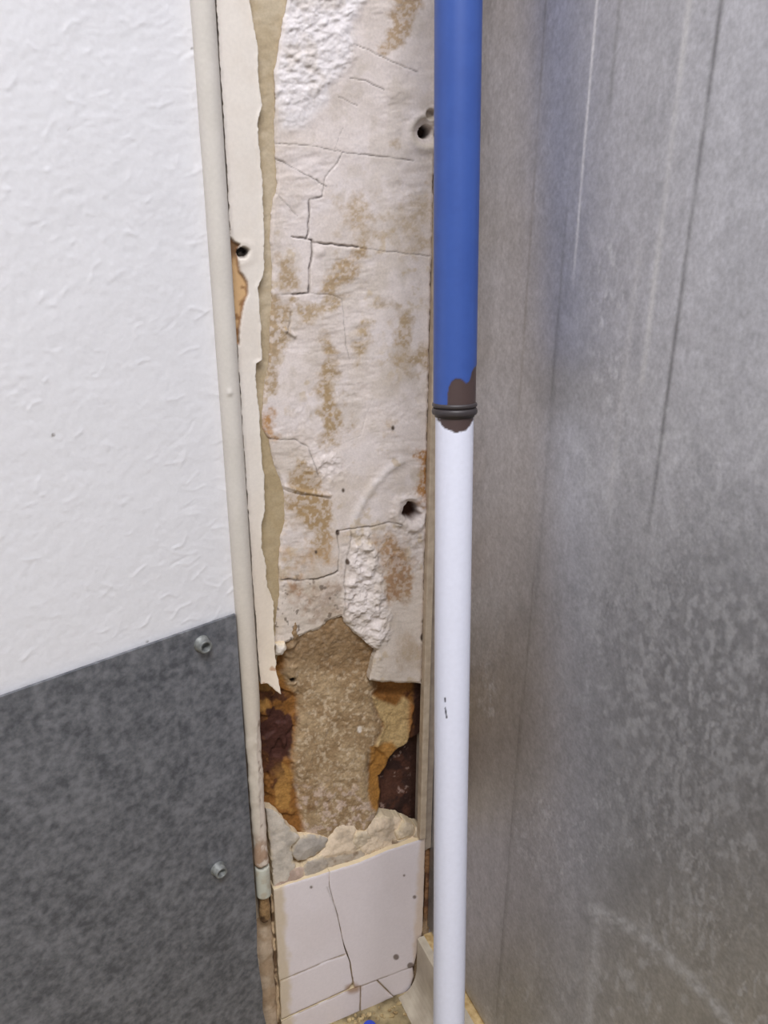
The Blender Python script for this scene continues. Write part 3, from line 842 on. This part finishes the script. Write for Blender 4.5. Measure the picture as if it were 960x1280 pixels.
M_BOARD = board_material()
BD = 0.0036
edge = []
for y in (1306, 1280, 1262, 1240, 1215, 1190, 1160, 1120, 1060, 960, 860, 768):
    x = 294.5 + (y - 768) * 36 / 512.0
    j = {1280: 2, 1262: -1, 1240: 0.5, 1215: -1.5, 1190: -3, 1160: -1.0}.get(y, 0)
    u, z = PL.un(x + j, y, BD)
    edge.append((u, max(z, 0.001)))
zb2 = PL.un(150, 819, BD)[1]
pts = [(-0.9, 0.001)] + edge[:-1] + [(edge[-1][0], zb2), (-0.9, zb2)]
bm = bmesh.new()
fv = [bm.verts.new(PL.pt(u, z, BD)) for u, z in pts]; bv_ = [bm.verts.new(PL.pt(u, z, 0.0014)) for u, z in pts]
bm.faces.new(fv); bm.faces.new(bv_[::-1])
for i in range(len(pts)):
    j = (i + 1) % len(pts)
    bm.faces.new([fv[i], bv_[i], bv_[j], fv[j]])
bmesh.ops.recalc_face_normals(bm, faces=bm.faces)
me = bpy.data.meshes.new('panel'); bm.to_mesh(me); bm.free()
bo = empty('protective_board', PL.pt(-0.3, 0.001, 0.0))
link('panel', me, M_BOARD, bo)
tag(bo, 'dark grey mottled protective board screwed to the lower left wall', 'board')
M_STUD = mat_noise('dull_zinc', (110, 112, 112), (140, 142, 140), 300, 0.5, 0.1, 0.0003, spec=.5, metallic=.2)
M_CLEAR = mat_noise('hollow_dark', (40, 42, 44), (60, 62, 64), 300, 0.6)


def stud(x, y):
    u, z = PL.un(x, y, BD)
    bm = bmesh.new()
    prof = [(r * 1.3, h * 1.25) for r, h in ((0.0046, 0.0), (0.0046, 0.0008), (0.0040, 0.0010), (0.0037, 0.0052), (0.0034, 0.0056), (0.0026, 0.0056), (0.0024, 0.0051), (0.0023, 0.0012), (0.0001, 0.0012))]
    n = 24; rings = []
    for r, h in prof:
        rings.append([bm.verts.new(PL.pt(u, z, BD) + PL.N * h + (PL.U * math.cos(k * 2 * math.pi / n) + ZV * math.sin(k * 2 * math.pi / n)) * r) for k in range(n)])
    for a, b in zip(rings[:-1], rings[1:]):
        for k in range(n):
            bm.faces.new([a[k], a[(k + 1) % n], b[(k + 1) % n], b[k]])
    bmesh.ops.recalc_face_normals(bm, faces=bm.faces)
    for f in bm.faces: f.smooth = True
    me = bpy.data.meshes.new('hollow_stud'); bm.to_mesh(me); bm.free()
    o = link('hollow_stud', me, M_STUD, bo)
    tag(o, 'small hollow metal stud fixing the board')


stud(252, 804); stud(272, 1085)

# ------------------------------------------------------------------ galvanised sheet on the right wall
def line_r(x0, y0, x1, y1):
    return [(x0, y0), (x1, y1)]


def met_h(X, Y, sd):
    return 0.0012 * (fbm(X, Y, 260, 3, 2) - .5)


chalk = [([(746, 1140), (743, 1200), (732, 1300)], 5.5, .45), ([(740, 1136), (775, 1152), (812, 1178), (852, 1212), (905, 1272), (940, 1312)], 8.0, .55)]


def metal_c(U, Z, X, Y):
    c = np.zeros(X.shape + (3,)) + S(194, 194, 198)
    chalky = np.zeros(X.shape)
    # vertical rolling streaks
    st_ = fbm(U * 1000, Z * 18, 9, 2, 4)
    c = c * (1 + 0.10 * (st_ - .5))[..., None]
    st2 = fbm(U * 1000, Z * 6, 30, 5, 3)
    c = c * (1 + 0.14 * (st2 - .5))[..., None]
    # spangle
    sp = fbm(U * 1000, Z * 900, 3.0, 4, 3)
    c = c * (1 + 0.30 * (sp - .5))[..., None]
    sp2 = fbm(U * 1000, Z * 700, 8.0, 1, 4)
    c = c * (1 + 0.22 * (sp2 - .5))[..., None]
    # straight scratches and rub marks: (u, photo rows from/to, half width, rgb, strength, chalky)
    us = {k: PR.un(x, y)[0] for k, (x, y) in dict(a=(747, 0), b=(862, 0), c=(902, 0), d=(683, 0), e=(775, 0), f=(705, 300), g=(650, 900), h=(636, 1100), i=(800, 300), j=(690, 500)).items()}
    for key, y0, y1, hw, rgb, st, ck in (
            ('a', -300, 345, .0010, (232, 230, 230), .8, .7), ('b', -300, 480, .0018, (214, 212, 210), .6, .4),
            ('c', -300, 660, .0014, (104, 102, 102), .65, 0), ('d', -300, 520, .0012, (140, 134, 126), .35, 0),
            ('e', -300, 140, .0014, (128, 124, 120), .45, 0), ('f', 250, 500, .0012, (130, 128, 126), .4, 0),
            ('g', 860, 1280, .0010, (100, 96, 94), .35, 0), ('h', 700, 1280, .0010, (110, 106, 102), .25, 0),
            ('i', 300, 640, .0022, (214, 212, 212), .3, .15), ('j', 380, 760, .0025, (150, 150, 156), .35, 0)):
        w = np.exp(-((U - us[key]) / hw) ** 2) * sm(y0 - 20, y0 + 30, Y) * sm(y1 + 25, y1 - 25, Y)
        w = w * (.55 + .45 * sm(.35, .6, fbm(U * 1000, Z * 300, 10, 3)))
        c = mix(c, S(*rgb), w * st)
        chalky = np.maximum(chalky, w * ck)
    # scuffs
    sc = sm(.54, .70, fbm(X * 1.6, Y * .8, 12, 6, 4)) * sm(.35, .60, fbm(X, Y, 150, 1, 2)) * sm(330, 520, Y) * sm(640, 760, X)
    chalky = np.maximum(chalky, sc * .30)
    sc = sm(.52, .68, fbm(X * 1.3, Y * .8, 9, 2, 4)) * sm(330, 40, np.hypot((X - 880) * 1.5, (Y - 830)))
    chalky = np.maximum(chalky, sc * .36)
    sc = sm(.58, .70, fbm(X * 1.8, Y * .6, 9, 5, 4)) * sm(34, 8, np.abs(X - 762)) * sm(260, 320, Y) * sm(540, 480, Y)
    chalky = np.maximum(chalky, sc * .55)
    sc = sm(.62, .68, fbm(X * 1.5, Y * .7, 5, 3, 3)) * sm(.45, .65, fbm(X, Y, 90, 5, 2)) * sm(500, 700, Y)
    chalky = np.maximum(chalky, sc * .30)
    # patchy, darker towards the foot of the sheet
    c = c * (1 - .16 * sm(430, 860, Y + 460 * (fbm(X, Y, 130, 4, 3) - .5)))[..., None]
    for pts_, hw, st in chalk:
        d = lined(X + 4 * (fbm(X, Y, 12, 2) - .5), Y, pts_)
        w = np.exp(-(d / hw) ** 2) * st * (.35 + .65 * sm(.35, .6, fbm(X, Y, 5, 3)))
        chalky = np.maximum(chalky, w)
    c = mix(c, S(212, 212, 214), chalky * .6)
    return c, 1 - chalky


sheet_z0 = 0.0735
nu, nz = 560, 900
us_ = np.concatenate([np.linspace(-0.006, 0.42, nu), np.linspace(0.44, 1.5, 40)])
zs_ = np.concatenate([np.linspace(sheet_z0, 0.95, nz), np.linspace(0.97, 2.1, 40)])
U, Zg = np.meshgrid(us_, zs_)
X, Y = PR.proj(U, Zg, 0.0)
Xc = np.clip(X, 400, 1300); Yc = np.clip(Y, -400, 1500)
bad = U > 0.5
Xc = np.where(bad, 1300, Xc); Yc = np.where(bad, 600, Yc)
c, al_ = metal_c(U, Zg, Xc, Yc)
hh = 0.0009 * (fbm(U * 1000, Zg * 1000, 160, 3, 2) - .5)
P = PR.O + U[..., None] * PR.U + Zg[..., None] * ZV + hh[..., None] * PR.N
n_z, n_u = U.shape
idx = np.arange(n_z * n_u).reshape(n_z, n_u)
F = np.stack([idx[:-1, :-1], idx[:-1, 1:], idx[1:, 1:], idx[1:, :-1]], -1).reshape(-1, 4)
rim = np.concatenate([idx[0, :], idx[1:, -1], idx[-1, -2::-1], idx[-2:0:-1, 0]])
V = P.reshape(-1, 3); CC = c.reshape(-1, 3)
Vb = V[rim] - PR.N * 0.0016
nV = len(V); k = np.arange(len(rim)); k2 = (k + 1) % len(rim)
F2 = np.stack([rim[k2], rim[k], nV + k, nV + k2], -1)
smo = np.ones(len(F) + len(F2), bool); smo[len(F):] = False
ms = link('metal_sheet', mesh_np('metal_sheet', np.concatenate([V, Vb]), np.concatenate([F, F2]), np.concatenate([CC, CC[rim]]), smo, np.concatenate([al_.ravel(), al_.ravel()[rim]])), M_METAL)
tag(ms, 'tall dull galvanised steel sheet with scratches covering the right wall', 'metal sheet')

# ------------------------------------------------------------------ coved skirting tiles along the right wall
M_SKIRT = mat_noise('cream_skirting', (178, 166, 148), (200, 190, 172), 60, 0.5, 0.1)
M_LEDGE = mat_noise('crumbly_yellow_mortar', (176, 146, 98), (214, 188, 140), 160, 0.95, 0.6, 0.001)
bs = empty('baseboard_right', PR.pt(0.1, 0, 0.0))
tag(bs, 'cream coved skirting tiles at the foot of the metal sheet', 'skirting', 'structure')
UF = UR - 0.0028                      # face of the skirting in front of the sheet plane


def skirting(s0, s1):
    prof = [(0.008, 0.0), (0.0, 0.0)]
    prof = [(UF - 0.007, 0.0712), (UF - 0.0015, 0.0715), (UF, 0.0700), (UF, 0.030)]
    for i in range(9):
        a = i / 8 * math.pi / 2
        prof.append((UF + 0.017 * (1 - math.cos(a)), 0.030 - 0.0285 * math.sin(a)))
    prof += [(UF + 0.019, 0.0002), (UF - 0.007, 0.0002)]
    bm = bmesh.new()
    A = [bm.verts.new(PR.pt(s0, z, d)) for d, z in prof]; B = [bm.verts.new(PR.pt(s1, z, d)) for d, z in prof]
    n = len(prof)
    for i in range(n):
        bm.faces.new([A[i], A[(i + 1) % n], B[(i + 1) % n], B[i]])
    bm.faces.new(A[::-1]); bm.faces.new(B)
    bmesh.ops.recalc_face_normals(bm, faces=bm.faces)
    me = bpy.data.meshes.new('skirting_tile'); bm.to_mesh(me); bm.free()
    return link('skirting_tile', me, M_SKIRT, bs)


s = 0.0015
while s < 1.4:
    skirting(s, s + 0.148); s += 0.15
bed = box_plane('mortar_bed', PR, 0.0, 1.45, 0.0002, 0.0706, -0.002, UF - 0.0072, M_LEDGE, bs)

# grime and lumps of grout on the floor along the tiles
frng = np.random.default_rng(11)
M_CRUMB = mat_noise('grout_crumbs', (150, 126, 88), (206, 184, 138), 200, 0.95, 0.5, 0.001)
bm = bmesh.new()
for i in range(70):
    u = frng.uniform(-0.125, -0.016); d = abs(frng.normal(0, 0.012)) + 0.002; r = frng.uniform(0.0012, 0.0032)
    p = PM.pt(u, r * .35, d)
    mt = Matrix.Translation(Vector(p)) @ Matrix.Rotation(frng.uniform(0, 6), 4, 'Z') @ Matrix.Diagonal((1, frng.uniform(.5, 1), .6, 1))
    bmesh.ops.create_icosphere(bm, subdivisions=1, radius=r, matrix=mt)
for v in bm.verts:
    v.co += Vector(frng.normal(0, .0003, 3))
me = bpy.data.meshes.new('grout_crumbs'); bm.to_mesh(me); bm.free()
tag(link('grout_crumbs', me, M_CRUMB), 'scattered yellowish grout crumbs on the floor below the tiles', 'crumbs', 'stuff')

# ------------------------------------------------------------------ telescopic pole leaning into the corner
PA = CAM + ray(573.0, 0) * 0.445
PB = CAM + ray(561.0, 1280) * 0.62
axis = (PA - PB) / np.linalg.norm(PA - PB)


def on_axis_z(z):
    return PB + (PA - PB) * (z - PB[2]) / (PA[2] - PB[2])


def axis_at_y(y):
    lo_, hi = 0.0, 1.2
    for _ in range(60):
        mz = (lo_ + hi) / 2
        d = on_axis_z(mz) - CAM
        yy = 640 - FPX * (d @ UP) / (d @ FW)
        if yy > y: lo_ = mz
        else: hi = mz
    return on_axis_z(lo_)


R_B, R_W = 0.0129, 0.0116
pole = empty('telescopic_pole', on_axis_z(0.0))
tag(pole, 'telescopic metal pole, blue upper tube and white lower tube, leaning in the corner', 'pole')
view = CAM - axis_at_y(500)
bare_up = [(540, 520), (558, 520), (559, 503), (559.5, 492), (561, 484), (564, 477), (570, 473), (575, 473), (579, 475.5), (583, 479), (586, 477), (588, 474), (590, 465), (593, 460), (597, 456), (604, 452), (610, 530)]
bare_dn = [(538, 505), (541, 516), (545.5, 519), (547, 526), (550, 527), (552, 532), (556, 535), (562, 538), (570, 541), (577, 540), (582, 538), (587, 533), (590, 529), (596, 518), (596, 505)]
DARK = S(78, 62, 60)


def up_mask(X, Y):
    return sm(.7, -.7, sdf(X + 1.6 * (fbm(X, Y, 5, 2) - .5), Y + 1.6 * (fbm(X, Y, 5, 3) - .5), bare_up))


def dn_mask(X, Y):
    q = sdf(X + 3 * (fbm(X, Y, 4, 2) - .5), Y + 3.5 * (fbm(X, Y, 4, 3) - .5), bare_dn)
    spot = np.hypot(X - 549.5, (Y - 521) * .7) - 1.8
    return sm(.7, -.7, q) * sm(-.5, .5, spot)


def up_c(s, a, X, Y):
    c = np.zeros(X.shape + (3,)) + S(56, 86, 160)
    c = mix(c, S(52, 80, 152), sm(.4, .7, fbm(X, Y, 30, 2)) * .5)
    return mix(c, DARK, up_mask(X, Y))


def dn_c(s, a, X, Y):
    c = np.zeros(X.shape + (3,)) + S(226, 228, 244)
    c = mix(c, DARK, dn_mask(X, Y))
    c = mix(c, S(54, 52, 66), sm(1.3, .5, segd(X, Y, (556.3, 872.5), (556.6, 877))))
    c = mix(c, S(54, 52, 66), sm(1.3, .5, segd(X, Y, (556.5, 885), (558.3, 897))))
    return c


Yc_ = axis_at_y(511)
lathe_grid('upper_tube', axis_at_y(505), on_axis_z(1.19), R_B, 120, 760, lambda s, a, X, Y: -0.00025 * up_mask(X, Y), up_c, M_POLE, pole, ref=view)
lathe_grid('lower_tube', on_axis_z(0.004), axis_at_y(508), R_W, 120, 760, lambda s, a, X, Y: -0.00025 * dn_mask(X, Y), dn_c, M_POLE, pole, ref=view)


def ring_r(s, a, X, Y):
    return 0.0012 * np.sqrt(np.clip(1 - (2 * s - 1) ** 2, 0, 1))


col_ = lathe_grid('collar', axis_at_y(520.5), axis_at_y(503), 0.0120, 64, 4, lambda s, a, X, Y: 0 * s, lambda s, a, X, Y: np.zeros(X.shape + (3,)) + S(60, 54, 56), M_POLE, pole, ref=view)
lathe_grid('collar_ring', axis_at_y(508.6), axis_at_y(502.5), 0.0124, 96, 12, ring_r, lambda s, a, X, Y: np.zeros(X.shape + (3,)) + S(64, 58, 60), M_POLE, col_, ref=view)
lathe_grid('collar_ring', axis_at_y(518), axis_at_y(509.2), 0.0126, 96, 12, ring_r, lambda s, a, X, Y: np.zeros(X.shape + (3,)) + S(60, 54, 56), M_POLE, col_, ref=view)
fo = lathe_grid('rubber_foot', on_axis_z(0.0075), on_axis_z(0.045), 0.0138, 48, 8, lambda s, a, X, Y: 0.0006 * (1 - s), lambda s, a, X, Y: np.zeros(X.shape + (3,)) + S(60, 60, 62), M_POLE, pole, ref=view)

# ------------------------------------------------------------------ small blue cap on the floor
def cap_px(x, y):
    r = ray(x, y); return CAM + r * ((0.0105 - H) / r[2])


M_CAP = mat_noise('blue_plastic', (44, 70, 190), (52, 80, 204), 80, 0.35, 0.02, spec=.5)
cp = cap_px(462, 1281.5)
bm = bmesh.new()
prof = [(0.0001, 0.0105), (0.0040, 0.0105), (0.0056, 0.0100), (0.0063, 0.0088), (0.0066, 0.0012), (0.0064, 0.0002)]
n = 36; rings = []
for r, h in prof:
    rings.append([bm.verts.new((cp[0] + math.cos(q * 2 * math.pi / n) * r * (1 + .02 * (q % 2) * (h < .0088)), cp[1] + math.sin(q * 2 * math.pi / n) * r * (1 + .02 * (q % 2) * (h < .0088)), h)) for q in range(n)])
for a, b in zip(rings[:-1], rings[1:]):
    for q in range(n):
        f = bm.faces.new([a[q], b[q], b[(q + 1) % n], a[(q + 1) % n]]); f.smooth = True
bm.faces.new(rings[-1])
bmesh.ops.recalc_face_normals(bm, faces=bm.faces)
me = bpy.data.meshes.new('bottle_cap'); bm.to_mesh(me); bm.free()
tag(link('bottle_cap', me, M_CAP), 'small round blue plastic cap on the floor below the tiles', 'cap')
